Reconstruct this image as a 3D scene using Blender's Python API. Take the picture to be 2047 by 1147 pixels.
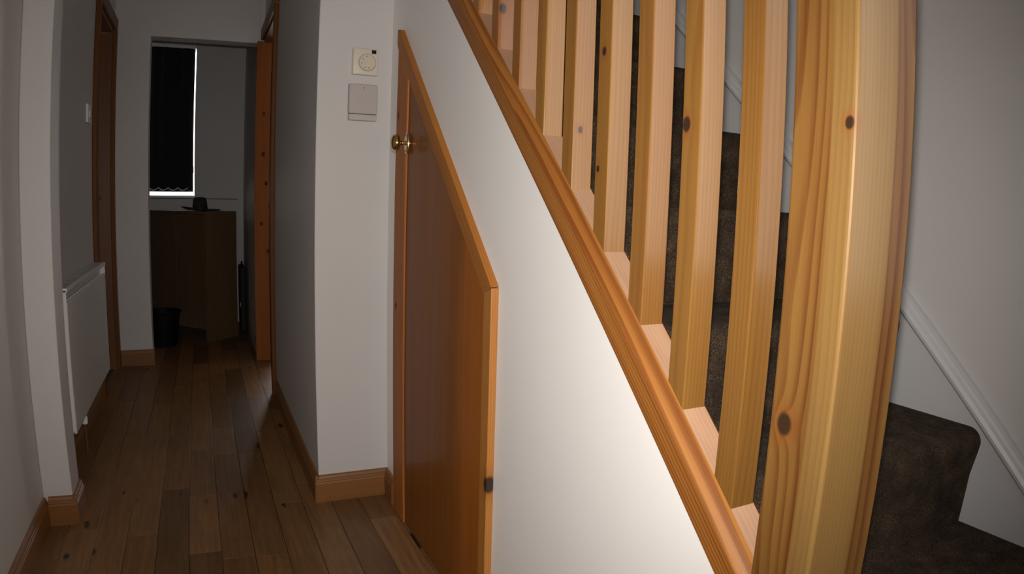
import bpy, bmesh, math, random
from mathutils import Vector, Matrix

random.seed(7)
for o in list(bpy.data.objects):
    bpy.data.objects.remove(o)
scene = bpy.context.scene
C = scene.collection

# ------------------------------------------------------------------ camera
CZ = 1.03                                   # eye height
cd = bpy.data.cameras.new('camera')
cam = bpy.data.objects.new('camera', cd)
C.objects.link(cam)
cd.type = 'PANO'                            # the photo was shot through a wide converter with barrel distortion
cd.panorama_type = 'FISHEYE_LENS_POLYNOMIAL'
cd.sensor_fit = 'HORIZONTAL'
cd.sensor_width = 36.0
cd.sensor_height = 36.0 * 1147 / 2047
cd.fisheye_fov = math.radians(170)
cd.fisheye_polynomial_k0 = 0.0
cd.fisheye_polynomial_k1 = -0.0424088634682504
cd.fisheye_polynomial_k2 = -2.783791031421258e-05
cd.fisheye_polynomial_k3 = 1.4153042177375462e-05
cd.fisheye_polynomial_k4 = -2.2445638086277493e-07
cd.clip_start = 0.02
RIGHT = Vector((0.90242, -0.42964, 0.03248))
FWD = Vector((0.43016, 0.89408, -0.12479))
UP = Vector((0.02458, 0.12659, 0.99165))
m = Matrix.Identity(4)
for i in range(3):
    m[i][0], m[i][1], m[i][2] = RIGHT[i], UP[i], -FWD[i]
m[0][3], m[1][3], m[2][3] = 0, 0, CZ
cam.matrix_world = m
scene.camera = cam

# ------------------------------------------------------------------ view, sky, flash
vs = scene.view_settings
scene.display_settings.display_device = 'sRGB'
vs.view_transform = 'Standard'
vs.look = 'None'
vs.exposure = 0.0
vs.gamma = 1.0
vs.use_curve_mapping = False

W = bpy.data.worlds.new('overcast_sky')
scene.world = W
W.use_nodes = True
bg = W.node_tree.nodes['Background']
bg.inputs[0].default_value = (1.0, 0.965, 0.94, 1)
bg.inputs[1].default_value = 5.2

# the camera's own pop-up flash: a small lamp a few centimetres above the lens, aimed along it
fl = bpy.data.lights.new('camera_flash', 'SPOT')
fl.energy = 84.0
fl.color = (1.0, 0.935, 0.875)
fl.spot_size = math.radians(110)
fl.spot_blend = 1.0
fl.shadow_soft_size = 0.012
flo = bpy.data.objects.new('camera_flash', fl)
C.objects.link(flo)
fm = m.copy()
fm.translation = Vector((0, 0, CZ)) + UP * 0.065 + RIGHT * 0.0
flo.matrix_world = fm @ Matrix.Rotation(math.radians(3), 4, 'Y') @ Matrix.Diagonal((1.0, 0.95, 1.0, 1.0))
scene.cycles.max_bounces = 8
scene.cycles.diffuse_bounces = 5
scene.cycles.sample_clamp_indirect = 4.0

# ------------------------------------------------------------------ material helpers
def srgb(r, g, b):
    f = lambda c: (c / 255 / 12.92) if c / 255 <= 0.04045 else ((c / 255 + 0.055) / 1.055) ** 2.4
    return (f(r), f(g), f(b), 1)

class NT:
    def __init__(s, name):
        s.m = bpy.data.materials.new(name)
        s.m.use_nodes = True
        s.t = s.m.node_tree
        s.b = s.t.nodes['Principled BSDF']
    def n(s, typ, **kw):
        nd = s.t.nodes.new(typ)
        for k, v in kw.items():
            setattr(nd, k, v)
        return nd
    def link(s, a, b):
        s.t.links.new(a, b)
    def put(s, sock, v):
        if hasattr(v, 'is_output') or isinstance(v, bpy.types.NodeSocket):
            s.link(v, sock)
        else:
            sock.default_value = v
    def math(s, op, a, b=0.0, c=0.0, clamp=False):
        nd = s.n('ShaderNodeMath', operation=op, use_clamp=clamp)
        s.put(nd.inputs[0], a); s.put(nd.inputs[1], b); s.put(nd.inputs[2], c)
        return nd.outputs[0]
    def vmath(s, op, a, b=(0, 0, 0), scale=None):
        nd = s.n('ShaderNodeVectorMath', operation=op)
        s.put(nd.inputs[0], a); s.put(nd.inputs[1], b)
        if scale is not None:
            s.put(nd.inputs['Scale'], scale)
        return nd.outputs['Value'] if op in ('LENGTH', 'DISTANCE', 'DOT_PRODUCT') else nd.outputs[0]
    def mix(s, fac, a, b, blend='MIX'):
        nd = s.n('ShaderNodeMix', data_type='RGBA', blend_type=blend)
        s.put(nd.inputs[0], fac); s.put(nd.inputs[6], a); s.put(nd.inputs[7], b)
        return nd.outputs[2]
    def noise(s, vec, scale, detail=2.0, rough=0.5):
        nd = s.n('ShaderNodeTexNoise')
        s.put(nd.inputs['Vector'], vec); nd.inputs['Scale'].default_value = scale
        nd.inputs['Detail'].default_value = detail; nd.inputs['Roughness'].default_value = rough
        return nd.outputs[0]
    def ramp(s, fac, stops):
        nd = s.n('ShaderNodeValToRGB')
        s.put(nd.inputs[0], fac)
        e = nd.color_ramp.elements
        while len(e) < len(stops):
            e.new(0.5)
        for el, (p, c) in zip(e, stops):
            el.position = p
            el.color = c if len(c) == 4 else (*c, 1)
        return nd.outputs[0]
    def obj(s):
        return s.n('ShaderNodeTexCoord').outputs['Object']
    def rnd(s):
        return s.n('ShaderNodeObjectInfo').outputs['Random']
    def bump(s, h, strength, dist=0.001):
        nd = s.n('ShaderNodeBump')
        nd.inputs['Strength'].default_value = strength; nd.inputs['Distance'].default_value = dist
        s.put(nd.inputs['Height'], h)
        s.link(nd.outputs[0], s.b.inputs['Normal'])

def plain(name, col, rough=0.5, metal=0.0, spec=0.5, mottle=0.0, mscale=8.0, bump=0.0, bscale=300.0):
    t = NT(name)
    t.b.inputs['Roughness'].default_value = rough
    t.b.inputs['Metallic'].default_value = metal
    t.b.inputs['Specular IOR Level'].default_value = spec
    c = t.obj()
    n = t.noise(c, mscale, 4.0)
    k = 1 - mottle
    dark = (col[0] * k, col[1] * k, col[2] * k, 1)
    t.link(t.ramp(n, [(0.3, dark), (0.7, col)]), t.b.inputs['Base Color'])
    if bump:
        t.bump(t.noise(c, bscale, 3.0), bump)
    return t.m

SL = math.atan(0.9165)                      # pitch of the stair
def pine(name, axis='Z', light=srgb(206, 150, 82), dark=srgb(152, 88, 34), knots=(), spacing=0.0055,
         rough=0.32, coat=0.35, pith=(0.06, 0.035), contrast=0.75, wobble=0.03, spec=0.5, sap=None):
    """Varnished softwood: growth rings round an off-centre pith, fine fibre and the knots given (local point, radius)."""
    t = NT(name)
    p = t.obj()
    mp = t.n('ShaderNodeMapping', vector_type='POINT')
    t.link(p, mp.inputs['Vector'])
    if axis == 'X':
        mp.inputs['Rotation'].default_value = (0, math.pi / 2, 0)
    elif axis == 'Y':
        mp.inputs['Rotation'].default_value = (math.pi / 2, 0, 0)
    elif axis == 'S':
        mp.inputs['Rotation'].default_value = (math.pi / 2 - SL, 0, 0)
    q = mp.outputs[0]
    r = t.rnd()
    off = t.n('ShaderNodeCombineXYZ')
    t.put(off.inputs[0], t.math('MULTIPLY', r, 0.05)); t.put(off.inputs[1], t.math('MULTIPLY', t.math('FRACT', t.math('MULTIPLY', r, 7.3)), 0.04))
    t.put(off.inputs[2], t.math('MULTIPLY', r, 9.0))
    q2 = t.vmath('ADD', q, off.outputs[0])
    sl = t.vmath('MULTIPLY', q2, (7.0, 7.0, 1.1))
    wob = t.math('SUBTRACT', t.noise(sl, 1.0, 2.0), 0.5)
    flat = t.vmath('MULTIPLY', t.vmath('ADD', q2, (pith[0], pith[1], 0)), (1, 1, 0))
    rad = t.math('ADD', t.vmath('LENGTH', flat), t.math('MULTIPLY', wob, wobble))
    dk = None
    for (c, kr) in knots:
        d = t.math('DIVIDE', t.vmath('LENGTH', t.vmath('MULTIPLY', t.vmath('SUBTRACT', p, c), (1, 1, 0.75) if axis == 'Z' else (1, 1, 1))), kr)
        rad = t.math('ADD', rad, t.math('DIVIDE', kr * 0.9, t.math('ADD', 1.0, t.math('MULTIPLY', d, d))))
        core = t.math('SUBTRACT', 1.0, t.math('MULTIPLY', t.math('SUBTRACT', d, 0.75), 2.6, clamp=True), clamp=True)
        halo = t.math('MULTIPLY', t.math('SUBTRACT', 1.0, t.math('DIVIDE', d, 2.6), clamp=True), 0.55)
        dk = (core, halo) if dk is None else (t.math('MAXIMUM', dk[0], core), t.math('MAXIMUM', dk[1], halo))
    saw = t.math('FRACT', t.math('DIVIDE', rad, spacing))
    fib = t.noise(t.vmath('MULTIPLY', q2, (520, 520, 9)), 1.0, 2.0)
    broad = t.noise(t.vmath('MULTIPLY', q2, (34, 34, 1.2)), 1.0, 2.0)
    ring = t.ramp(saw, [(0.0, (0.12, 0.12, 0.12)), (0.45, (0.3, 0.3, 0.3)), (0.82, (1, 1, 1)), (0.94, (0.85, 0.85, 0.85)), (1.0, (0.12, 0.12, 0.12))])
    f = t.math('ADD', t.math('MULTIPLY', ring, 0.5 * contrast), t.math('MULTIPLY', t.math('SUBTRACT', broad, 0.35), 1.15 * contrast))
    f = t.math('ADD', f, t.math('MULTIPLY', t.math('SUBTRACT', fib, 0.5), 0.35), clamp=True)
    if sap:                                  # pale sapwood towards one arris of the timber: (corner x, y, reach x, reach y, colour)
        e = t.vmath('LENGTH', t.vmath('MULTIPLY', t.vmath('SUBTRACT', p, (sap[0], sap[1], 0)), (1 / sap[2], 1 / sap[3], 0)))
        e = t.math('ADD', e, t.math('MULTIPLY', wob, 0.5))
        sf = t.math('MULTIPLY', t.math('SUBTRACT', 1.06, e), 8.0, clamp=True)
        col = t.mix(sf, t.mix(f, light, dark), t.mix(t.math('MULTIPLY', f, 0.35), sap[4], dark))
    else:
        col = t.mix(f, light, dark)
    if dk:
        col = t.mix(dk[1], col, srgb(128, 66, 24))
        col = t.mix(dk[0], col, srgb(52, 34, 20))
    t.link(col, t.b.inputs['Base Color'])
    t.b.inputs['Roughness'].default_value = rough
    t.b.inputs['Coat Weight'].default_value = coat
    t.b.inputs['Specular IOR Level'].default_value = spec
    t.b.inputs['Coat Roughness'].default_value = 0.16
    t.bump(t.math('ADD', saw, fib), 0.06, 0.0006)
    return t.m

def wall_paint(name, col, rough=0.55):
    t = NT(name)
    c = t.n('ShaderNodeNewGeometry').outputs['Position']
    n = t.noise(c, 2.2, 3.0)
    k = 0.965
    t.link(t.ramp(n, [(0.3, (col[0] * k, col[1] * k, col[2] * k, 1)), (0.7, col)]), t.b.inputs['Base Color'])
    t.b.inputs['Roughness'].default_value = rough
    t.b.inputs['Specular IOR Level'].default_value = 0.3
    t.bump(t.noise(c, 260, 4.0), 0.08, 0.0008)
    return t.m

def plank_mat():
    t = NT('worn_oak_plank')
    p = t.obj(); r = t.rnd()
    off = t.n('ShaderNodeCombineXYZ')
    t.put(off.inputs[0], t.math('MULTIPLY', r, 3.1)); t.put(off.inputs[1], t.math('MULTIPLY', r, 17.0)); off.inputs[2].default_value = 0
    q = t.vmath('ADD', p, off.outputs[0])
    grain = t.noise(t.vmath('MULTIPLY', q, (70, 3.5, 1)), 1.0, 5.0, 0.6)
    fine = t.noise(t.vmath('MULTIPLY', q, (420, 14, 1)), 1.0, 2.0)
    f = t.math('ADD', t.math('MULTIPLY', grain, 0.75), t.math('MULTIPLY', fine, 0.25))
    col = t.ramp(f, [(0.3, srgb(98, 70, 42)), (0.55, srgb(132, 96, 58)), (0.75, srgb(150, 112, 70))])
    tone = t.ramp(r, [(0.0, (0.52, 0.50, 0.48)), (0.35, (0.85, 0.83, 0.81)), (0.7, (1.08, 1.06, 1.02)), (1.0, (0.70, 0.64, 0.58))])
    col = t.mix(1.0, col, tone, 'MULTIPLY')
    # filled knots and dark blemishes
    vo = t.n('ShaderNodeTexVoronoi'); vo.inputs['Scale'].default_value = 1.0
    wq = t.vmath('ADD', t.vmath('MULTIPLY', q, (15, 5.5, 1)), t.vmath('MULTIPLY', t.n('ShaderNodeTexNoise').outputs[1], (0.0, 0.0, 0.0)))
    t.put(vo.inputs['Vector'], wq)
    pick = t.n('ShaderNodeSeparateColor'); t.link(vo.outputs['Color'], pick.inputs[0])
    size = t.math('MULTIPLY', t.math('SUBTRACT', pick.outputs[0], 0.30, clamp=True), 0.34)
    wobble = t.math('MULTIPLY', t.math('SUBTRACT', t.noise(q, 60, 3.0), 0.5), 0.22)
    kn = t.math('MULTIPLY', t.math('SUBTRACT', size, t.math('ADD', vo.outputs['Distance'], wobble)), 14.0, clamp=True)
    col = t.mix(kn, col, srgb(38, 26, 18))
    stain = t.math('MULTIPLY', t.math('SUBTRACT', t.noise(t.n('ShaderNodeNewGeometry').outputs['Position'], 3.2, 3.0), 0.55, clamp=True), 2.4, clamp=True)
    col = t.mix(stain, col, srgb(92, 66, 42))
    t.link(col, t.b.inputs['Base Color'])
    t.b.inputs['Roughness'].default_value = 0.42
    t.b.inputs['Specular IOR Level'].default_value = 0.4
    t.bump(f, 0.12, 0.0006)
    return t.m

def carpet_mat():
    t = NT('brown_carpet')
    c = t.n('ShaderNodeNewGeometry').outputs['Position']
    a = t.noise(c, 420, 3.0, 0.7); b = t.noise(t.vmath('MULTIPLY', c, (1, 1, 1)), 24, 3.0)
    f = t.math('ADD', t.math('MULTIPLY', t.math('SUBTRACT', t.math('MULTIPLY', a, 1.5), 0.38), 0.75), t.math('MULTIPLY', b, 0.35))
    t.link(t.ramp(f, [(0.30, srgb(32, 24, 16)), (0.50, srgb(70, 56, 41)), (0.72, srgb(130, 108, 86))]), t.b.inputs['Base Color'])
    t.b.inputs['Roughness'].default_value = 1.0
    t.b.inputs['Specular IOR Level'].default_value = 0.05
    t.b.inputs['Sheen Weight'].default_value = 0.05
    t.bump(a, 0.9, 0.004)
    return t.m

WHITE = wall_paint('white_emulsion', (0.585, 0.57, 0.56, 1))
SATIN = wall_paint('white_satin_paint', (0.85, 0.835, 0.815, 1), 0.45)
CEIL = wall_paint('white_ceiling', (0.82, 0.81, 0.80, 1), 0.8)
GLOSS = plain('white_gloss_paint', (0.80, 0.80, 0.80, 1), 0.3, mottle=0.02)
STRPAINT = plain('white_string_paint', (0.55, 0.55, 0.555, 1), 0.4, mottle=0.03)
PLANK = plank_mat()
SUBFLOOR = plain('dark_subfloor', srgb(40, 28, 20), 0.8)
CARPET = carpet_mat()
ORANGE = dict(light=srgb(190, 126, 62), dark=srgb(134, 70, 24))
SKIRT = pine('skirting_pine', 'Y', srgb(136, 92, 46), srgb(100, 58, 24), rough=0.5, coat=0.05)
SKIRTX = pine('skirting_pine_cross', 'X', srgb(136, 92, 46), srgb(100, 58, 24), rough=0.5, coat=0.05)

# ------------------------------------------------------------------ mesh helpers
def link_mesh(name, me, mat, parent=None, kind=None, centre=None):
    o = bpy.data.objects.new(name, me)
    C.objects.link(o)
    if mat is not None and not me.materials:
        me.materials.append(mat)
    c = centre if centre is not None else Vector((0, 0, 0))
    if parent is not None:
        o.parent = parent
        o.location = c - wpos(parent)
    else:
        o.location = c
    if kind:
        o['kind'] = kind
    return o

def wpos(o):
    v = Vector(o.location)
    while o.parent is not None:
        o = o.parent
        v += Vector(o.location)
    return v

def from_bm(name, bm, mat, parent=None, kind=None, smooth=False):
    """World-space bmesh -> object whose origin is the middle of its bounds."""
    bmesh.ops.recalc_face_normals(bm, faces=bm.faces)
    lo = Vector((1e9,) * 3); hi = Vector((-1e9,) * 3)
    for v in bm.verts:
        for i in range(3):
            lo[i] = min(lo[i], v.co[i]); hi[i] = max(hi[i], v.co[i])
    c = (lo + hi) / 2
    for v in bm.verts:
        v.co -= c
    me = bpy.data.meshes.new(name)
    bm.to_mesh(me); bm.free()
    if smooth:
        for p in me.polygons:
            p.use_smooth = True
        try:
            me.set_sharp_from_angle(angle=math.radians(38))
        except Exception:
            pass
    return link_mesh(name, me, mat, parent, kind, c)

def add_box(bm, lo, hi):
    r = bmesh.ops.create_cube(bm, size=1.0)
    for v in r['verts']:
        v.co = Vector([lo[i] + (v.co[i] + 0.5) * (hi[i] - lo[i]) for i in range(3)])
    return r['verts']

def add_prism(bm, pts, vec):
    """Polygon pts (3-D) swept by vec."""
    vec = Vector(vec)
    a = [bm.verts.new(Vector(p)) for p in pts]
    b = [bm.verts.new(Vector(p) + vec) for p in pts]
    n = len(pts)
    bm.faces.new(a); bm.faces.new(b[::-1])
    for i in range(n):
        j = (i + 1) % n
        bm.faces.new((a[i], b[i], b[j], a[j]))

def bevel(bm, w, seg=2, sel=None):
    es = [e for e in bm.edges if (sel is None or sel(e))]
    bmesh.ops.bevel(bm, geom=es, offset=w, segments=seg, affect='EDGES', profile=0.5)

def box(name, lo, hi, mat, parent=None, kind=None, bev=0.0, seg=2):
    bm = bmesh.new(); add_box(bm, lo, hi)
    if bev:
        bevel(bm, bev, seg)
    return from_bm(name, bm, mat, parent, kind)

def prism(name, pts, vec, mat, parent=None, kind=None, bev=0.0, seg=2):
    bm = bmesh.new(); add_prism(bm, pts, vec)
    if bev:
        bevel(bm, bev, seg)
    return from_bm(name, bm, mat, parent, kind)

def boxes(name, lst, mat, parent=None, kind=None):
    bm = bmesh.new()
    for lo, hi in lst:
        add_box(bm, lo, hi)
    return from_bm(name, bm, mat, parent, kind)

def lathe_bm(bm, prof, centre, axis='Z', seg=40, sx=1.0, sy=1.0):
    """prof: (radius, height) pairs; sx/sy squash the section."""
    rings = []
    for r, h in prof:
        ring = []
        for k in range(seg):
            a = 2 * math.pi * k / seg
            u, v = r * math.cos(a) * sx, r * math.sin(a) * sy
            p = {'Z': (u, v, h), 'X': (h, u, v), 'Y': (u, h, v)}[axis]
            ring.append(bm.verts.new(Vector(p) + Vector(centre)))
        rings.append(ring)
    for a, b in zip(rings, rings[1:]):
        for k in range(seg):
            j = (k + 1) % seg
            bm.faces.new((a[k], a[j], b[j], b[k]))
    bm.faces.new(rings[0][::-1]); bm.faces.new(rings[-1])

def lathe(name, prof, centre, mat, parent=None, axis='Z', seg=40, sx=1.0, sy=1.0):
    bm = bmesh.new(); lathe_bm(bm, prof, centre, axis, seg, sx, sy)
    return from_bm(name, bm, mat, parent, smooth=True)

def tube_bm(bm, pts, r, seg=8):
    rings = []
    for i, p in enumerate(pts):
        a = Vector(pts[max(i - 1, 0)]); b = Vector(pts[min(i + 1, len(pts) - 1)])
        d = (b - a).normalized()
        u = d.orthogonal().normalized() if i == 0 else (prev - d * prev.dot(d)).normalized()
        prev = u
        w = d.cross(u)
        rings.append([bm.verts.new(Vector(p) + (u * math.cos(2 * math.pi * k / seg) + w * math.sin(2 * math.pi * k / seg)) * r) for k in range(seg)])
    for a, b in zip(rings, rings[1:]):
        for k in range(seg):
            j = (k + 1) % seg
            bm.faces.new((a[k], a[j], b[j], b[k]))
    bm.faces.new(rings[0][::-1]); bm.faces.new(rings[-1])

def tube(name, pts, r, mat, parent=None, seg=8):
    bm = bmesh.new(); tube_bm(bm, pts, r, seg)
    return from_bm(name, bm, mat, parent, smooth=True)

def thing(name, label, cat, loc, group=None):
    o = bpy.data.objects.new(name, None)
    C.objects.link(o)
    o.location = loc
    o.empty_display_size = 0.1
    return tag(o, label, cat, group)

def tag(o, label, cat, group=None):
    o['label'] = label; o['category'] = cat
    if group:
        o['group'] = group
    return o

ST = 'structure'
# ------------------------------------------------------------------ room shell
XL, XR, XS, XW = -0.547, 0.34, 0.583, 1.40      # left wall, corridor right wall, spandrel, stair wall
CH = 2.40
YB, YF = 4.366, 5.80                            # back wall of the hall, far wall of the back room

floor = box('floor', (-1.7, -1.6, -0.06), (2.6, 6.3, -0.016), SUBFLOOR, kind=ST)
# oak planks, one by one, in rows 94 mm wide running down the hall
PWI = 0.0943
k = -6
rnd = random.Random(11)
while k * PWI < 0.66:
    x0, x1 = k * PWI, (k + 1) * PWI
    y = -1.2 - rnd.random() * 0.6
    while y < YF - 0.02:
        ln = rnd.choice([0.28, 0.36, 0.45, 0.55, 0.68, 0.85]) + rnd.random() * 0.1
        y1 = min(y + ln, YF - 0.002)
        if y1 > 1.2 or rnd.random() < 2:
            ya = max(y, -1.55)
            bm = bmesh.new()
            dz = rnd.random() * 0.0003
            add_box(bm, (x0 + 0.0008, ya + 0.0007, -0.016), (x1 - 0.0008, y1 - 0.0007, -dz))
            bevel(bm, 0.0004, 1, lambda e: all(v.co.z > -0.01 for v in e.verts))
            from_bm('plank', bm, PLANK, floor)
        y = y1
    k += 1

# left wall with the doorway near its far end
boxes('wall_left', [((XL - 0.12, -1.6, 0), (XL, 3.69, CH)), ((XL - 0.12, 4.31, 0), (XL, YB + 0.13, CH)),
                    ((XL - 0.12, 3.69, 2.0), (XL, 4.31, CH))], WHITE, kind=ST)
box('wall_pier', (XL, 2.211, 0), (-0.455, 2.345, CH), WHITE, kind=ST, bev=0.004)
# block between corridor and stair
prism('wall_centre', [(XR, 2.18, 0), (XS + 0.07, 2.18, 0), (XS + 0.07, 3.50, 0), (XR, 3.50, 0)], (0, 0, CH), WHITE, kind=ST, bev=0.004)
boxes('wall_right', [((XR, 3.50, 2.0), (XR + 0.1, 4.345, CH)), ((0.31, 4.345, 0), (0.41, YF, CH))], WHITE, kind=ST)
# back of the hall: short wall on the left, opening with a plain lintel
boxes('wall_back', [((XL, YB, 0), (-0.335, YB + 0.125, 1.985)), ((XL, YB, 1.985), (0.31, YB + 0.125, CH))], WHITE, kind=ST)
# back room
WX0, WX1, WZ0, WZ1 = -0.98, -0.083, 1.036, 2.262
boxes('wall_far', [((-1.7, YF, 0), (0.41, YF + 0.22, WZ0)), ((-1.7, YF, WZ1), (0.41, YF + 0.22, CH)),
                   ((-1.7, YF, WZ0), (WX0, YF + 0.22, WZ1)), ((WX1, YF, WZ0), (0.41, YF + 0.22, WZ1))], WHITE, kind=ST)
boxes('wall_room', [((-1.7, YB, 0), (-1.6, YF, CH)), ((-1.6, YB, 0), (XL, YB + 0.125, CH))], WHITE, kind=ST)
# side room beyond the right-hand doorway, daylight through its garden window in the far wall
SX1, SY1 = 2.3, 6.2
boxes('wall_side_room', [((0.41, SY1, 0), (0.75, SY1 + 0.1, CH)), ((1.65, SY1, 0), (SX1, SY1 + 0.1, CH)), ((0.75, SY1, 2.1), (1.65, SY1 + 0.1, CH)),
                         ((XS + 0.07, 3.40, 0), (SX1, 3.50, CH)), ((SX1, 3.40, 0), (SX1 + 0.1, SY1 + 0.1, CH)),
                         ((0.31, YF, 0), (0.41, SY1 + 0.1, CH))], WHITE, kind=ST)
# stair wall and the entrance end of the hall behind the camera
boxes('wall_stair', [((XW, -0.13, 0), (XW + 0.1, 3.40, 5.0)), ((XW, -1.6, 0), (XW + 0.1, -1.2, 5.0)), ((XW, -1.2, 0), (XW + 0.1, -0.13, 0.8)), ((XW, -1.2, 2.2), (XW + 0.1, -0.13, 5.0))], WHITE, kind=ST)
w3 = bpy.data.objects.new('window_added', None); C.objects.link(w3); w3.location = (XW, -0.66, 0.8); w3['kind'] = ST  # unseen window, added to give the balusters a daylight sheen and some fill
boxes('window_frame', [((XW + 0.03, -1.2, 0.8), (XW + 0.09, -1.15, 2.2)), ((XW + 0.03, -0.18, 0.8), (XW + 0.09, -0.13, 2.2)),
                       ((XW + 0.03, -1.15, 0.8), (XW + 0.09, -0.18, 0.85)), ((XW + 0.03, -1.15, 2.15), (XW + 0.09, -0.18, 2.2))], GLOSS, w3)
box('wall_entrance', (XL - 0.12, -1.7, 0), (XW + 0.1, -1.6, 5.0), WHITE, kind=ST)
boxes('ceiling', [((-1.7, 2.18, CH), (0.41, 6.3, CH + 0.1)), ((0.41, 3.4, CH), (SX1 + 0.1, 6.3, CH + 0.1)),
                  ((XL - 0.12, -1.7, CH), (XS + 0.07, 2.18, CH + 0.1)), ((0.41, 2.18, CH), (XS + 0.07, 3.4, CH + 0.1))], CEIL, kind=ST)
boxes('ceiling_stairwell', [((XS, -1.7, 5.0), (XW + 0.1, 3.4, 5.1)), ((XS, -1.7, CH + 0.1), (XS + 0.07, 3.4, 5.0)),
                            ((XS, 3.4, CH + 0.1), (XW + 0.1, 3.5, 5.0))], CEIL, kind=ST)

DIMGLASS = NT('dimming_glass')  # pane that dims the daylight from the added window
ft = DIMGLASS.t
fa = ft.nodes.new('ShaderNodeBsdfTransparent'); fa.inputs[0].default_value = (0.88, 0.86, 0.84, 1)
fb = ft.nodes.new('ShaderNodeBsdfTranslucent'); fb.inputs[0].default_value = (0.5, 0.5, 0.48, 1)
fx = ft.nodes.new('ShaderNodeMixShader'); fx.inputs[0].default_value = 0.25
ft.links.new(fa.outputs[0], fx.inputs[1]); ft.links.new(fb.outputs[0], fx.inputs[2])
ft.links.new(fx.outputs[0], ft.nodes['Material Output'].inputs[0])
box('window_pane', (XW + 0.055, -1.16, 0.84), (XW + 0.060, -0.17, 2.16), DIMGLASS.m, w3)

# wall under the stair, its top edge following the pitch
zl = lambda y: 0.0375 + 0.9165 * y              # lower edge of the base rail
prism('wall_spandrel', [(XS, 0.46, 0), (XS, 2.18, 0), (XS, 2.18, zl(2.18) + 0.02), (XS, 0.46, zl(0.46) + 0.02)], (0.062, 0, 0), SATIN, kind=ST)
prism('wall_spandrel_upper', [(XS, 2.18, CH - 0.5), (XS, 2.62, CH), (XS, 2.18, CH)], (0.062, 0, 0), SATIN, kind=ST)

# skirting boards
SK = [(0, 0), (0.015, 0), (0.015, 0.068), (0.0125, 0.072), (0.0125, 0.076), (0.0105, 0.079), (0.0095, 0.086), (0.006, 0.093), (0.0, 0.096)]
def skirting(name, a, b, normal):
    """From a to b along a wall, thickness towards normal (2-D)."""
    d = Vector((b[0] - a[0], b[1] - a[1], 0))
    pts = [(a[0] + normal[0] * t, a[1] + normal[1] * t, z) for t, z in SK]
    mat = SKIRTX if abs(d.x) > abs(d.y) else SKIRT
    return prism(name, pts, d, mat, kind=ST)
skirting('baseboard_left', (XL, -1.6), (XL, 2.211), (1, 0))
skirting('baseboard_pier', (XL + 0.015, 2.211), (-0.443, 2.211), (0, -1))
skirting('baseboard_pier_side', (-0.455, 2.20), (-0.455, 2.345), (1, 0))
skirting('baseboard_hall', (XL, 2.345), (XL, 3.62), (1, 0))
skirting('baseboard_back', (XL, YB), (-0.325, YB), (0, -1))
skirting('baseboard_right', (XR, 2.17), (XR, 3.49), (-1, 0))
skirting('baseboard_front', (XR - 0.012, 2.18), (XS, 2.18), (0, -1))
skirting('baseboard_spandrel', (XS, 2.18), (XS, 2.075), (-1, 0))

# left doorway: casing, lining, closed door set back
JAMB = pine('door_lining_pine', 'Z', srgb(170, 104, 48), srgb(116, 62, 24), [((0, 0.0, 0.05), 0.016)], rough=0.4, coat=0.2)
CAS = pine('door_casing_pine', 'Z', srgb(118, 74, 34), srgb(84, 46, 18), rough=0.5, coat=0.0, spec=0.15)
CASY = pine('door_casing_pine_head', 'Y', srgb(118, 74, 34), srgb(84, 46, 18), rough=0.5, coat=0.05)
d1 = bpy.data.objects.new('door_1', None); C.objects.link(d1); d1.location = (XL, 4.0, 0); d1['kind'] = ST
for y0, y1 in ((3.62, 3.69), (4.295, 4.363)):
    box('casing', (XL, y0, 0), (XL + 0.022, y1, 2.0), CAS, d1, bev=0.005)
box('casing', (XL, 3.62, 2.0), (XL + 0.022, 4.363, 2.07), CASY, d1, bev=0.005)
for y0, y1 in ((3.69, 3.715), (4.285, 4.31)):
    kn = pine('door_jamb_pine', 'Z', srgb(116, 72, 32), srgb(80, 42, 16),
              [((0.0, -0.012, 0.03), 0.013), ((-0.02, -0.012, 0.60), 0.012), ((0.01, -0.012, -0.35), 0.009)], rough=0.4, coat=0.2)
    box('lining', (XL - 0.12, y0, 0), (XL + 0.002, y1, 1.975), kn, d1)
box('lining', (XL - 0.12, 3.69, 1.975), (XL + 0.002, 4.31, 2.0), CASY, d1)
leaf = box('door_leaf', (XL - 0.118, 3.72, 0.005), (XL - 0.08, 4.28, 1.97), CAS, d1, bev=0.002)
for i in range(2):
    box('door_panel', (XL - 0.0815, 3.80 + i * 0.21, 0.25), (XL - 0.076, 3.99 + i * 0.21, 0.85), CAS, leaf, bev=0.002)
    box('door_panel', (XL - 0.0815, 3.80 + i * 0.21, 1.0), (XL - 0.076, 3.99 + i * 0.21, 1.85), CAS, leaf, bev=0.002)

# right doorway: casing on the near side, lining of the far side in view, light from the side room
d2 = bpy.data.objects.new('door_2', None); C.objects.link(d2); d2.location = (XR, 3.9, 0); d2['kind'] = ST
box('casing', (XR - 0.022, 3.49, 0), (XR, 3.555, 2.0), CAS, d2, bev=0.005)
box('casing', (XR - 0.022, 3.49, 2.0), (XR, 4.36, 2.07), CASY, d2, bev=0.005)
box('lining', (XR - 0.002, 3.50, 0), (XR + 0.1, 3.56, 1.99), CAS, d2)
KJ = pine('right_jamb_pine', 'Z', srgb(142, 84, 40), srgb(106, 54, 22),
          [((-0.02, -0.01, 0.3), 0.011), ((0.0, -0.01, 0.12), 0.010), ((-0.028, -0.01, -0.13), 0.009), ((0.015, -0.01, -0.30), 0.010), ((0.02, -0.01, -0.02), 0.007), ((-0.02, -0.01, 0.55), 0.008)],
          rough=0.6, coat=0.0, spec=0.1)
box('lining', (XR - 0.042, 4.325, 0), (XR + 0.1, 4.345, 1.99), KJ, d2)
box('lining', (XR - 0.002, 3.5, 1.985), (XR + 0.1, 4.345, 2.0), CASY, d2)
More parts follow.
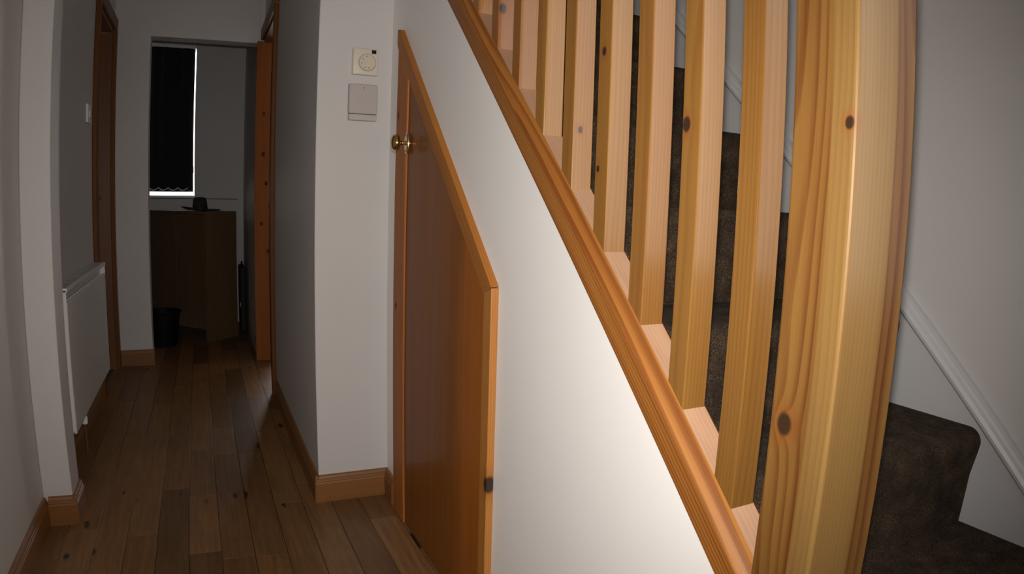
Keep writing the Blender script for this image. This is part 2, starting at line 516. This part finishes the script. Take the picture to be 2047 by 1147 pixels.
# garden window of the side room
w2 = bpy.data.objects.new('window_2', None); C.objects.link(w2); w2.location = (1.2, SY1, 0); w2['kind'] = ST
boxes('window_frame', [((x, SY1 + 0.02, 0.0), (x + 0.05, SY1 + 0.07, 2.1)) for x in (0.75, 1.60)] +
      [((0.75, SY1 + 0.02, z), (1.65, SY1 + 0.07, z + 0.05)) for z in (0.0, 2.05)], GLOSS, w2)

# back-room window
w1 = bpy.data.objects.new('window_1', None); C.objects.link(w1); w1.location = (-0.5, YF, WZ0); w1['kind'] = ST
yw = YF + 0.15
boxes('window_frame', [((WX0 - 0.05, yw, WZ0 - 0.05), (WX0 + 0.01, yw + 0.06, WZ1 + 0.05)), ((WX1 - 0.002, yw, WZ0 - 0.05), (WX1 + 0.05, yw + 0.06, WZ1 + 0.05)),
                       ((WX0, yw, WZ0 - 0.05), (WX1, yw + 0.06, WZ0 + 0.001)), ((WX0, yw, WZ1 - 0.02), (WX1, yw + 0.06, WZ1 + 0.05))], GLOSS, w1)
GLASS = NT('window_glass')
gt = GLASS.t
tr = gt.nodes.new('ShaderNodeBsdfTransparent'); gl = gt.nodes.new('ShaderNodeBsdfGlossy'); gl.inputs['Roughness'].default_value = 0.02
mx = gt.nodes.new('ShaderNodeMixShader'); mx.inputs[0].default_value = 0.06
gt.links.new(tr.outputs[0], mx.inputs[1]); gt.links.new(gl.outputs[0], mx.inputs[2])
gt.links.new(mx.outputs[0], gt.nodes['Material Output'].inputs[0])
box('window_pane', (WX0, yw + 0.025, WZ0), (WX1, yw + 0.03, WZ1), GLASS.m, w1)
box('window_sill', (WX0 - 0.02, YF - 0.02, WZ0 - 0.016), (WX1 + 0.004, yw, WZ0), GLOSS, w1, bev=0.003)
box('window_handle', (WX1 - 0.026, yw - 0.02, 1.22), (WX1 - 0.008, yw, 1.28), plain('handle_grey', srgb(40, 40, 44), 0.4), w1, bev=0.004)

# boxed-in ledge under the window
box('trim_1', (-1.2, YF - 0.05, 0), (0.268, YF, 1.008), WHITE, kind=ST, bev=0.002)
box('trim_2', (-1.2, YF - 0.045, 1.008), (0.262, YF, 1.013), plain('ledge_shadow_gap', srgb(60, 58, 54), 0.8), kind=ST)  # dark strip standing in for the shadow gap along the ledge top

# ------------------------------------------------------------------ staircase
stair = thing('staircase', 'dark brown carpeted staircase rising along the white wall behind the pine balusters', 'staircase', (1.0, 0.6, 0))
RISE, GO = 0.2075, 0.228
SX0, SX2 = 0.6535, XW - 0.016
def step_mesh(y, z, deep, drop, x0=SX0):
    """One carpeted step: tread with a rounded nosing and the riser under it."""
    r = 0.030
    prof = []
    for i in range(7):
        a = math.pi / 2 * i / 6
        prof.append((y + r - r * math.cos(a), z - r + r * math.sin(a)))
    prof += [(y + deep, z), (y + deep, z - drop - 0.02), (y + 0.018, z - drop - 0.02), (y + 0.012, z - 0.10), (y + 0.003, z - 0.05)]
    return [(x0, p[0], p[1]) for p in prof]
for k in range(-2, 10):
    y, z = 0.640 + GO * k, 0.620 + RISE * k
    x0 = SX0 if k >= 0 else 0.6745
    prism('step', step_mesh(y, z, GO + 0.034, RISE, x0), (SX2 - x0, 0, 0), CARPET, stair)
# white string board against the wall with a rounded cap
zr = lambda y: 0.622 + 0.925 * (y - 0.64)
prism('string_board', [(SX2, -0.35, zr(-0.35) - 0.30), (SX2, 3.0, zr(3.0) - 0.30), (SX2, 3.0, zr(3.0) + 0.004), (SX2, -0.35, zr(-0.35) + 0.004)], (0.0150, 0, 0), STRPAINT, stair)
cp = [(0.0, 0.0), (-0.024, 0.0), (-0.030, 0.008), (-0.031, 0.017), (-0.027, 0.027), (-0.020, 0.033), (-0.018, 0.040), (-0.010, 0.046), (0.0, 0.048)]
prism('string_cap', [(XW - 0.0008 + a, -0.35, zr(-0.35) + b) for a, b in cp], (0, 3.35, 3.35 * 0.925), STRPAINT, stair)

# ------------------------------------------------------------------ balustrade
bal = thing('balustrade', 'varnished pine balustrade with thick newel post and square balusters along the stair', 'balustrade', (0.62, 0.46, 0))
NEW = (0.568, 0.4215, 0.0), (0.673, 0.504, 1.62)
nc = (Vector(NEW[0]) + Vector(NEW[1])) / 2
lk = lambda p, c: tuple(Vector(p) - Vector(c))
newel_m = pine('newel_pine', 'Z', srgb(122, 88, 42), srgb(84, 44, 14),
               [(lk((0.568, 0.482, 0.803), nc), 0.0105), (lk((0.568, 0.429, 1.124), nc), 0.0055)], spacing=0.0048, pith=(-0.085, -0.05), contrast=1.15, coat=0.2, sap=(-0.0525, -0.04125, 0.066, 0.030, srgb(128, 99, 54)))
newel = box('newel_post', *NEW, newel_m, bal, bev=0.0045, seg=3)
prism('newel_cap', [(0.558, 0.4115, 1.62), (0.683, 0.4115, 1.62), (0.683, 0.514, 1.62), (0.558, 0.514, 1.62)], (0, 0, 0.03), newel_m, bal, bev=0.008)
# base rail: moulded section swept up the pitch
Y0, Y1 = 0.497, 3.05
sec = [(XS, 0.0), (XS - 0.001, 0.002), (XS - 0.001, 0.054), (XS + 0.0008, 0.0575), (XS + 0.0040, 0.0625), (XS + 0.0085, 0.0690), (XS + 0.0130, 0.0770), (0.5998, 0.0862),
       (0.5998, 0.066), (0.6412, 0.066), (0.6412, 0.0862), (0.6450, 0.082), (0.6490, 0.060), (0.6490, 0.0)]
rail_m = pine('base_rail_pine', 'S', srgb(168, 112, 50), srgb(110, 58, 18), spacing=0.0040, pith=(0.09, 0.05), contrast=1.15, wobble=0.012, coat=0.0, rough=0.45, spec=0.35)
prism('base_rail', [(x, Y0, zl(Y0) + d) for x, d in sec], (0, Y1 - Y0, 0.9165 * (Y1 - Y0)), rail_m, bal)
zt = lambda y: zl(y) + 0.0858
BX0, BW, BD = 0.600, 0.041, 0.0365
BY = [0.579, 0.690, 0.799, 0.909, 1.022, 1.132, 1.246, 1.360, 1.478, 1.592]
bknots = {4: [((0.6, 0.925, 1.291), 0.007)], 5: [((0.612, 1.022, 1.159), 0.0055)], 3: [((0.6, 0.83, 1.13), 0.008)], 9: [((0.605, 1.49, 1.60), 0.010)], 8: [((0.612, 1.36, 1.451), 0.010)]}
bknots = {3: [((0.602, 0.930, 1.285), 0.0065), ((0.6, 0.937, 1.093), 0.0045)], 4: [((0.615, 1.022, 1.165), 0.005)], 1: [((0.6, 0.718, 1.148), 0.0085)], 7: [((0.61, 1.36, 1.462), 0.009)]}
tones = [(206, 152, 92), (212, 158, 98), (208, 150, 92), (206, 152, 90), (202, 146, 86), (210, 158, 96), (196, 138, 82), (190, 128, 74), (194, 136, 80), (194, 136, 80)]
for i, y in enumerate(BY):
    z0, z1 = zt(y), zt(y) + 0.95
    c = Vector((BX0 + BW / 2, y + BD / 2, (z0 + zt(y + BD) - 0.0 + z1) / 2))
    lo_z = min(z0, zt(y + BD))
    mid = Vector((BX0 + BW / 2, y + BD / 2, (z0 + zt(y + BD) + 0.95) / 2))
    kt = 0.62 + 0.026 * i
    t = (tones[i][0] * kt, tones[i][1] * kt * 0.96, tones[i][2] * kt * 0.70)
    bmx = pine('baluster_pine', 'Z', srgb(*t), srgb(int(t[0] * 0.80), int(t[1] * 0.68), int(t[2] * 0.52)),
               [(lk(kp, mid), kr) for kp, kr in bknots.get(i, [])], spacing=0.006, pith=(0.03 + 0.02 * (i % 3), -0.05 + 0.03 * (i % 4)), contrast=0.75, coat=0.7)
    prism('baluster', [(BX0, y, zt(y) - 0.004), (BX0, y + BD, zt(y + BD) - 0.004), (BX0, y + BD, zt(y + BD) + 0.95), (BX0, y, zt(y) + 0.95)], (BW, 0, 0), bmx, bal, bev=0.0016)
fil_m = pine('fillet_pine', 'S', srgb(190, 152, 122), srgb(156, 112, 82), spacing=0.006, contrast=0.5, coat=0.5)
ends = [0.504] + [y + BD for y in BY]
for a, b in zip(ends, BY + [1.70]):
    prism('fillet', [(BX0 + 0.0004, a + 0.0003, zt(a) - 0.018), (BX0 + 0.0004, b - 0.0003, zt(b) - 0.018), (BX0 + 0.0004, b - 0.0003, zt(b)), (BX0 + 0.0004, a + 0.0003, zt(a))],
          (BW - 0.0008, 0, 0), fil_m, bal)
hr = [(0.590, 0.0), (0.651, 0.0), (0.655, 0.012), (0.650, 0.030), (0.640, 0.045), (0.6205, 0.050), (0.601, 0.045), (0.591, 0.030), (0.586, 0.012)]
prism('handrail', [(x, 0.50, zt(0.50) + 0.93 + d) for x, d in hr], (0, 1.4, 1.4 * 0.9165), rail_m, bal)

# ------------------------------------------------------------------ cupboard door under the stair
cup = thing('cupboard_door', 'sloping brown veneered cupboard door in a pine frame under the stair', 'door', (XS - 0.01, 1.65, 0))
zd = lambda y: 0.857 + 0.9165 * (y - 1.274)      # outer line of the sloping frame
def veneer():
    t = NT('brown_veneer')
    p = t.obj()
    g = t.noise(t.vmath('MULTIPLY', p, (30, 30, 1.6)), 1.0, 4.0)
    f = t.noise(t.vmath('MULTIPLY', p, (500, 260, 8)), 1.0, 2.0)
    fa = t.math('ADD', t.math('MULTIPLY', g, 0.7), t.math('MULTIPLY', f, 0.3))
    sep = t.n('ShaderNodeSeparateXYZ'); t.link(p, sep.inputs[0])
    streakm = t.math('MULTIPLY', t.math('ADD', t.math('SUBTRACT', -0.20, sep.outputs[1]), t.math('MULTIPLY', g, 0.06)), 14.0, clamp=True)   # bright streak at the near side, painted into the veneer colour
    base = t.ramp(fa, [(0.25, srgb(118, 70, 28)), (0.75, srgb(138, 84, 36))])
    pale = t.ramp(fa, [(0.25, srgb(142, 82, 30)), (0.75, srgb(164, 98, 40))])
    t.link(t.mix(streakm, base, pale), t.b.inputs['Base Color'])
    t.b.inputs['Roughness'].default_value = 0.35
    t.b.inputs['Specular IOR Level'].default_value = 0.05
    t.b.inputs['Coat Weight'].default_value = 0.12
    t.b.inputs['Coat Roughness'].default_value = 0.07
    return t.m
XP, XF = 0.571, 0.565
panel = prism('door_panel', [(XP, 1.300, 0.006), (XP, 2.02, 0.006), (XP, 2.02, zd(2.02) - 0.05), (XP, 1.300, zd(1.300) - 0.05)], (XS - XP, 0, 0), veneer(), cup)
FM = pine('door_frame_pine', 'Z', srgb(188, 128, 58), srgb(132, 74, 26), [(lk((0.572, 1.274, 0.424), (0.574, 1.2935, 0.44)), 0.016)], spacing=0.005)
FL = pine('door_stile_pine', 'Z', srgb(178, 112, 56), srgb(126, 66, 26), [(lk((0.565, 2.015, 1.345), (0.574, 1.973, 0.8)), 0.010), (lk((0.565, 2.0, 0.759), (0.574, 1.973, 0.8)), 0.008)], spacing=0.006, coat=0.0, spec=0.12, rough=0.5)
FS = pine('door_top_frame_pine', 'S', srgb(176, 116, 52), srgb(124, 70, 26), spacing=0.005, coat=0.0, spec=0.15, rough=0.5)
prism('frame_stile', [(XF, 1.274, 0.0), (XF, 1.313, 0.0), (XF, 1.313, zd(1.313) - 0.058), (XF, 1.274, zd(1.274) - 0.006)], (XS - XF, 0, 0), FM, cup, bev=0.0015)
prism('frame_stile', [(XF, 1.927, 0.0), (XF, 2.030, 0.0), (XF, 2.030, zd(2.030) - 0.062), (XF, 1.927, zd(1.927) - 0.066)], (XS - XF, 0, 0), FL, cup, bev=0.0055, seg=3)
prism('frame_top', [(XF, 1.274, zd(1.274) - 0.004), (XF, 1.316, zd(1.316) - 0.062), (XF, 2.05, zd(2.05) - 0.064), (XF, 2.056, zd(2.05) - 0.05), (XF, 2.056, 1.562), (XF, 2.040, zd(2.040))], (XS - XF, 0, 0), FS, cup, bev=0.0015)
prism('frame_jamb', [(XP + 0.004, 2.030, 0.0), (XP + 0.004, 2.072, 0.0), (XP + 0.004, 2.072, zd(2.05) - 0.02), (XP + 0.004, 2.030, zd(2.030) - 0.066)], (XS - XP - 0.004, 0, 0), FL, cup)
BRASS = plain('polished_brass', (0.72, 0.52, 0.22, 1), 0.16, 1.0, mottle=0.15, mscale=60)
KY, KZ = 1.9125, 1.196
knob = lathe('door_knob', [(0.004, -0.030), (0.0065, -0.034), (0.0075, -0.040), (0.013, -0.0435), (0.0215, -0.0460), (0.0255, -0.051), (0.0258, -0.057), (0.0225, -0.063), (0.014, -0.0675), (0.003, -0.069)][::-1],
             (XP + 0.013, KY, KZ), BRASS, cup, 'X', 36)
lathe('knob_shaft', [(0.0065, -0.034), (0.005, -0.030), (0.005, -0.012), (0.008, -0.009), (0.009, -0.004), (0.010, 0.0), (0.010, 0.012)], (XP - 0.002, KY, KZ), BRASS, knob, 'X', 24)
bm = bmesh.new()
lathe_bm(bm, [(0.0160, -0.0045), (0.0180, -0.003), (0.0185, 0.0)], (XF - 0.0002, KY, KZ), 'X', 32, 1.0, 1.72)
from_bm('backplate', bm, plain('brass_plate', (0.78, 0.66, 0.40, 1), 0.25, 1.0), knob, smooth=True)
lathe('plate_screw', [(0.0025, -0.0012), (0.003, 0.0)], (XF - 0.0045, KY, KZ + 0.022), plain('screw_dark', srgb(70, 50, 24), 0.4, 0.8), knob, 'X', 12)
lathe('plate_screw', [(0.0025, -0.0012), (0.003, 0.0)], (XF - 0.0045, KY, KZ - 0.022), plain('screw_dark', srgb(70, 50, 24), 0.4, 0.8), knob, 'X', 12)

# ------------------------------------------------------------------ wall controls
IVORY = plain('ivory_plastic', srgb(212, 204, 190), 0.4)
th = thing('thermostat', 'square ivory thermostat with round dial on the white wall above a grey box', 'thermostat', (0.495, 2.18, 1.474))
YT = 2.163
bm = bmesh.new(); add_box(bm, (0.4495, YT, 1.431), (0.5335, 2.18, 1.5175)); bevel(bm, 0.004, 3, lambda e: all(v.co.y < 2.17 for v in e.verts) or abs(e.verts[0].co.y - e.verts[1].co.y) > 0.01)
from_bm('thermostat_case', bm, IVORY, th, smooth=True)
dial = lathe('dial', [(0.0265, 0.003), (0.0265, -0.004), (0.0252, -0.0055), (0.001, -0.006)], (0.4965, YT, 1.4715), plain('dial_ivory', srgb(208, 199, 183), 0.35), th, 'Y', 48)
lathe('dial_rim', [(0.0262, 0.0), (0.0290, 0.0), (0.0290, -0.0012), (0.0262, -0.0012)], (0.4965, YT, 1.4715), plain('dial_groove', srgb(172, 160, 146), 0.6), dial, 'Y', 48)
INK = plain('grey_print', srgb(120, 104, 92), 0.6)
for a in (100, 145, 190, 245, 285):
    ca, sa = math.cos(math.radians(a)), math.sin(math.radians(a))
    box('dial_mark', (0.4965 + 0.019 * ca - 0.0012, YT - 0.0068, 1.4715 + 0.019 * sa - 0.002), (0.4965 + 0.019 * ca + 0.0012, YT - 0.0050, 1.4715 + 0.019 * sa + 0.002), INK, dial)
box('indicator_window', (0.5105, YT - 0.001, 1.5015), (0.5255, YT + 0.002, 1.5135), plain('dark_lens', srgb(14, 14, 26), 0.15), th, bev=0.0008)
boxes('vent_slot', [((0.456, YT + 0.006, 1.5168), (0.468, YT + 0.012, 1.5180)), ((0.476, YT + 0.006, 1.5168), (0.488, YT + 0.012, 1.5180))], INK, th)

GREYBOX = plain('grey_plastic', srgb(180, 173, 170), 0.45)
ch = thing('wall_box', 'flat grey plastic box with a seam near its foot below the thermostat', 'box', (0.486, 2.18, 1.34))
YC = 2.154
cc = box('box_cover', (0.4395, YC, 1.3035), (0.5325, 2.18, 1.3995), GREYBOX, ch, bev=0.003)
box('box_base', (0.4405, YC + 0.002, 1.2825), (0.5315, 2.18, 1.3022), plain('grey_plastic_foot', srgb(184, 178, 174), 0.45), ch, bev=0.002)
for dz in (0.0, 0.006):
    box('printed_mark', (0.4845, YC - 0.0004, 1.3808 + dz), (0.4868, YC + 0.001, 1.3838 + dz), plain('dark_print', srgb(74, 64, 60), 0.6), cc)

sw = thing('light_switch', 'white light switch plate on the left wall beside the far doorway', 'switch', (XL, 3.47, 1.41))
box('switch_plate', (XL, 3.425, 1.368), (XL + 0.011, 3.511, 1.454), GLOSS, sw, bev=0.003)
box('rocker', (XL + 0.009, 3.462, 1.395), (XL + 0.015, 3.476, 1.427), GLOSS, sw, bev=0.001)

# ------------------------------------------------------------------ radiator
RADW = plain('radiator_enamel', (0.78, 0.77, 0.75, 1), 0.35, mottle=0.02)
rad = thing('radiator', 'white flat panel radiator on the left hall wall behind the pier', 'radiator', (XL, 3.1, 0.16))
RX, RY0, RY1, RZ0, RZ1 = -0.493, 2.60, 3.66, 0.165, 0.705
RY1 = 3.615
box('front_panel', (RX - 0.012, RY0 + 0.006, RZ0), (RX, RY1 - 0.004, RZ1 - 0.052), RADW, rad, bev=0.005)
box('back_panel', (XL + 0.012, RY0 + 0.006, RZ0 + 0.01), (XL + 0.020, RY1 - 0.004, RZ1 - 0.034), RADW, rad, bev=0.003)
boxes('fins', [((XL + 0.020, RY0 + 0.03 + i * 0.0405, RZ0 + 0.04), (RX - 0.012, RY0 + 0.032 + i * 0.0405, RZ1 - 0.06)) for i in range(24)], RADW, rad)
gr = box('top_grille', (XL + 0.004, RY0, RZ1 - 0.016), (RX + 0.003, RY1, RZ1), RADW, rad, bev=0.0025)
boxes('grille_slot', [((XL + 0.014, RY0 + 0.03 + i * 0.04, RZ1 - 0.002), (RX - 0.008, RY0 + 0.052 + i * 0.04, RZ1 + 0.0006)) for i in range(24)], plain('grille_gap', srgb(150, 146, 140), 0.6), gr)
for y in (RY0, RY1 - 0.004):
    box('side_panel', (XL + 0.008, y, RZ0 + 0.01), (RX - 0.001, y + 0.004, RZ1 - 0.008), RADW, rad, bev=0.001)
box('top_channel', (RX - 0.030, RY0 + 0.004, RZ1 - 0.060), (RX - 0.024, RY1 - 0.004, RZ1 - 0.014), RADW, rad)
pv = 2.86
val = lathe('valve', [(0.008, 0.122), (0.012, 0.126), (0.012, 0.150), (0.009, 0.158), (0.008, 0.166)], (RX - 0.014, pv, 0.0), GLOSS, rad, 'Z', 20)
lathe('pipe', [(0.0065, 0.0), (0.0065, 0.124)], (RX - 0.014, pv, 0.0), plain('shaded_copper_pipe', srgb(92, 66, 48), 0.5), val, 'Z', 16)  # copper darkened to carry the shadow under the radiator

# ------------------------------------------------------------------ back room things
BLK = plain('black_blackout_fabric', srgb(16, 16, 18), 0.85, mottle=0.2, mscale=40)
bl = thing('vertical_blind', 'black vertical blind closed over the back room window', 'blind', (-0.5, YF - 0.03, 1.05))
box('head_rail', (WX0 + 0.02, YF + 0.010, 2.222), (WX1 - 0.002, YF + 0.140, WZ1 - 0.001), GLOSS, bl, bev=0.003)
CHM = plain('chain_bead_plastic', srgb(235, 235, 232), 0.4)
sx = WX1 - 0.009
n = 0
prevx = None
chain_pts = []
while sx - 0.089 > WX0 - 0.06:
    xc = sx - 0.0445
    a = math.radians(9)
    pts = []
    for i in range(7):
        u = -0.0445 + 0.089 * i / 6
        bow = 0.004 * (1 - (u / 0.0445) ** 2)
        pts.append((xc + u * math.cos(a), YF + 0.03 + u * math.sin(a) - bow, 1.068))
    bm = bmesh.new()
    add_prism(bm, pts + [(p[0], p[1] + 0.0012, p[2]) for p in reversed(pts)], (0, 0, 1.156))
    sl_ = from_bm('slat', bm, BLK, bl, smooth=False)
    box('slat_weight', (xc - 0.040, YF + 0.0262, 1.0645), (xc + 0.040, YF + 0.0300, 1.080), plain('weight_dark', srgb(26, 26, 28), 0.5), sl_)
    chain_pts.append(xc)
    sx -= 0.0765
    n += 1
for a, b in zip(chain_pts, chain_pts[1:]):
    pts = [(a + (b - a) * i / 8, YF + 0.016, 1.098 - 0.020 * math.sin(math.pi * i / 8)) for i in range(9)]
    tube('bead_chain', pts, 0.0034, CHM, bl, 6)

WOOD = pine('cabinet_veneer', 'Z', srgb(104, 80, 54), srgb(76, 56, 36), spacing=0.012, rough=0.5, coat=0.0, contrast=0.6)
cab = thing('cabinet', 'brown wooden cabinet standing askew below the back room window', 'cabinet', (0.0, 5.0, 0))
cab.rotation_euler = (0, 0, 0)
P0 = Vector((0.004, 4.955, 0)); U = Vector((-0.637, 0.771, 0)).normalized(); V = Vector((0.771, 0.637, 0)).normalized()
CW, CD, CHT = 0.66, 0.285, 0.925
def cpt(u, v, z):
    q = P0 + U * u + V * v
    return (q.x, q.y, z)
def cbox(name, u0, u1, v0, v1, z0, z1, mat, parent, bev=0.0):
    return prism(name, [cpt(u0, v0, z0), cpt(u1, v0, z0), cpt(u1, v1, z0), cpt(u0, v1, z0)], (0, 0, z1 - z0), mat, parent, bev=bev)
cbox('side_panel', 0.0, 0.018, 0.0, CD, 0.0, CHT - 0.02, WOOD, cab)
cbox('side_panel', CW - 0.018, CW, 0.0, CD, 0.0, CHT - 0.02, WOOD, cab)
cbox('top', 0.0, CW, 0.0, CD, CHT - 0.02, CHT, WOOD, cab, 0.002)
cbox('back_panel', 0.018, CW - 0.018, CD - 0.012, CD, 0.08, CHT - 0.02, WOOD, cab)
cbox('shelf', 0.018, CW - 0.018, 0.02, CD - 0.012, 0.085, 0.10, WOOD, cab)
cbox('plinth', 0.018, CW - 0.018, 0.05, 0.065, 0.0, 0.085, plain('plinth_dark', srgb(40, 28, 20), 0.7), cab)
hw = (CW - 0.04) / 2
for i in range(2):
    u0 = 0.0195 + i * (hw + 0.003)
    cbox('cabinet_door', u0, u0 + hw - 0.001, 0.0, 0.018, 0.088, CHT - 0.022, WOOD, cab, 0.0015)
cbox('hinge', 0.022, 0.05, -0.0012, 0.001, CHT - 0.05, CHT - 0.034, plain('hinge_metal', srgb(120, 110, 100), 0.4, 0.8), cab)

HATM = plain('dark_felt', srgb(46, 44, 42), 0.95, mottle=0.2, mscale=60, bump=0.3)
hc = Vector((-0.035, 5.235, CHT))
hat = thing('hat', 'dark felt hat with curled brim lying on the brown cabinet', 'hat', hc)
bm = bmesh.new()
seg = 48
rows = [(0.058, 0.006), (0.060, 0.016), (0.057, 0.05), (0.053, 0.078), (0.046, 0.094), (0.03, 0.099), (0.004, 0.094)]
lathe_bm(bm, rows, hc, 'Z', seg, 0.92, 1.1)
from_bm('crown', bm, HATM, hat, smooth=True)
bm = bmesh.new()
rg = []
for r, dz in ((0.052, 0.004), (0.08, 0.004), (0.11, 0.006), (0.132, 0.010), (0.134, 0.013), (0.11, 0.009), (0.08, 0.007), (0.052, 0.008)):
    ring = []
    for kk in range(seg):
        a = 2 * math.pi * kk / seg
        curl = (0.020 * max(0, -math.cos(a)) * ((r - 0.05) / 0.085) ** 2)
        ring.append(bm.verts.new(hc + Vector((r * 1.06 * math.cos(a) + 0.008, r * 1.05 * math.sin(a), dz + curl))))
    rg.append(ring)
for a, b in zip(rg, rg[1:] + rg[:1]):
    for kk in range(seg):
        j = (kk + 1) % seg
        bm.faces.new((a[kk], a[j], b[j], b[kk]))
from_bm('brim', bm, HATM, hat, smooth=True)
bm = bmesh.new(); lathe_bm(bm, [(0.0605, 0.010), (0.0615, 0.014), (0.0605, 0.030), (0.059, 0.032)], hc, 'Z', seg, 0.92, 1.1)
from_bm('hat_band', bm, plain('black_ribbon', srgb(18, 18, 18), 0.6), hat, smooth=True)

BINM = plain('black_bin_plastic', srgb(14, 14, 15), 0.55, spec=0.15)
bc = Vector((-0.30, 4.93, 0))
wb = thing('waste_bin', 'round black waste bin on the floor in front of the brown cabinet', 'bin', bc)
bm = bmesh.new()
prof = [(0.088, 0.001), (0.092, 0.004), (0.118, 0.235), (0.115, 0.235), (0.089, 0.008)]
lathe_bm(bm, prof, bc, 'Z', 40)
from_bm('bin_body', bm, BINM, wb, smooth=True)
bm = bmesh.new()
tube_bm(bm, [tuple(bc + Vector((0.121 * math.cos(2 * math.pi * i / 36), 0.121 * math.sin(2 * math.pi * i / 36), 0.238))) for i in range(37)], 0.0075, 8)
from_bm('rim', bm, BINM, wb, smooth=True)

db = thing('flat_pack', 'tall narrow black item upright between brown cabinet and white wall', 'bag', (0.272, 5.4, 0))
box('bag_body', (0.252, 5.26, 0.002), (0.295, 5.56, 0.50), plain('black_nylon', srgb(16, 16, 18), 0.7), db, bev=0.012)
box('bag_tag', (0.250, 5.262, 0.20), (0.2535, 5.285, 0.235), plain('pale_tag', srgb(200, 205, 215), 0.5), db)
tube('carry_handle', [(0.2735, 5.34 + 0.14 * i / 8, 0.498 + 0.035 * math.sin(math.pi * i / 8)) for i in range(9)], 0.006, plain('black_nylon_strap', srgb(18, 18, 20), 0.7), db)
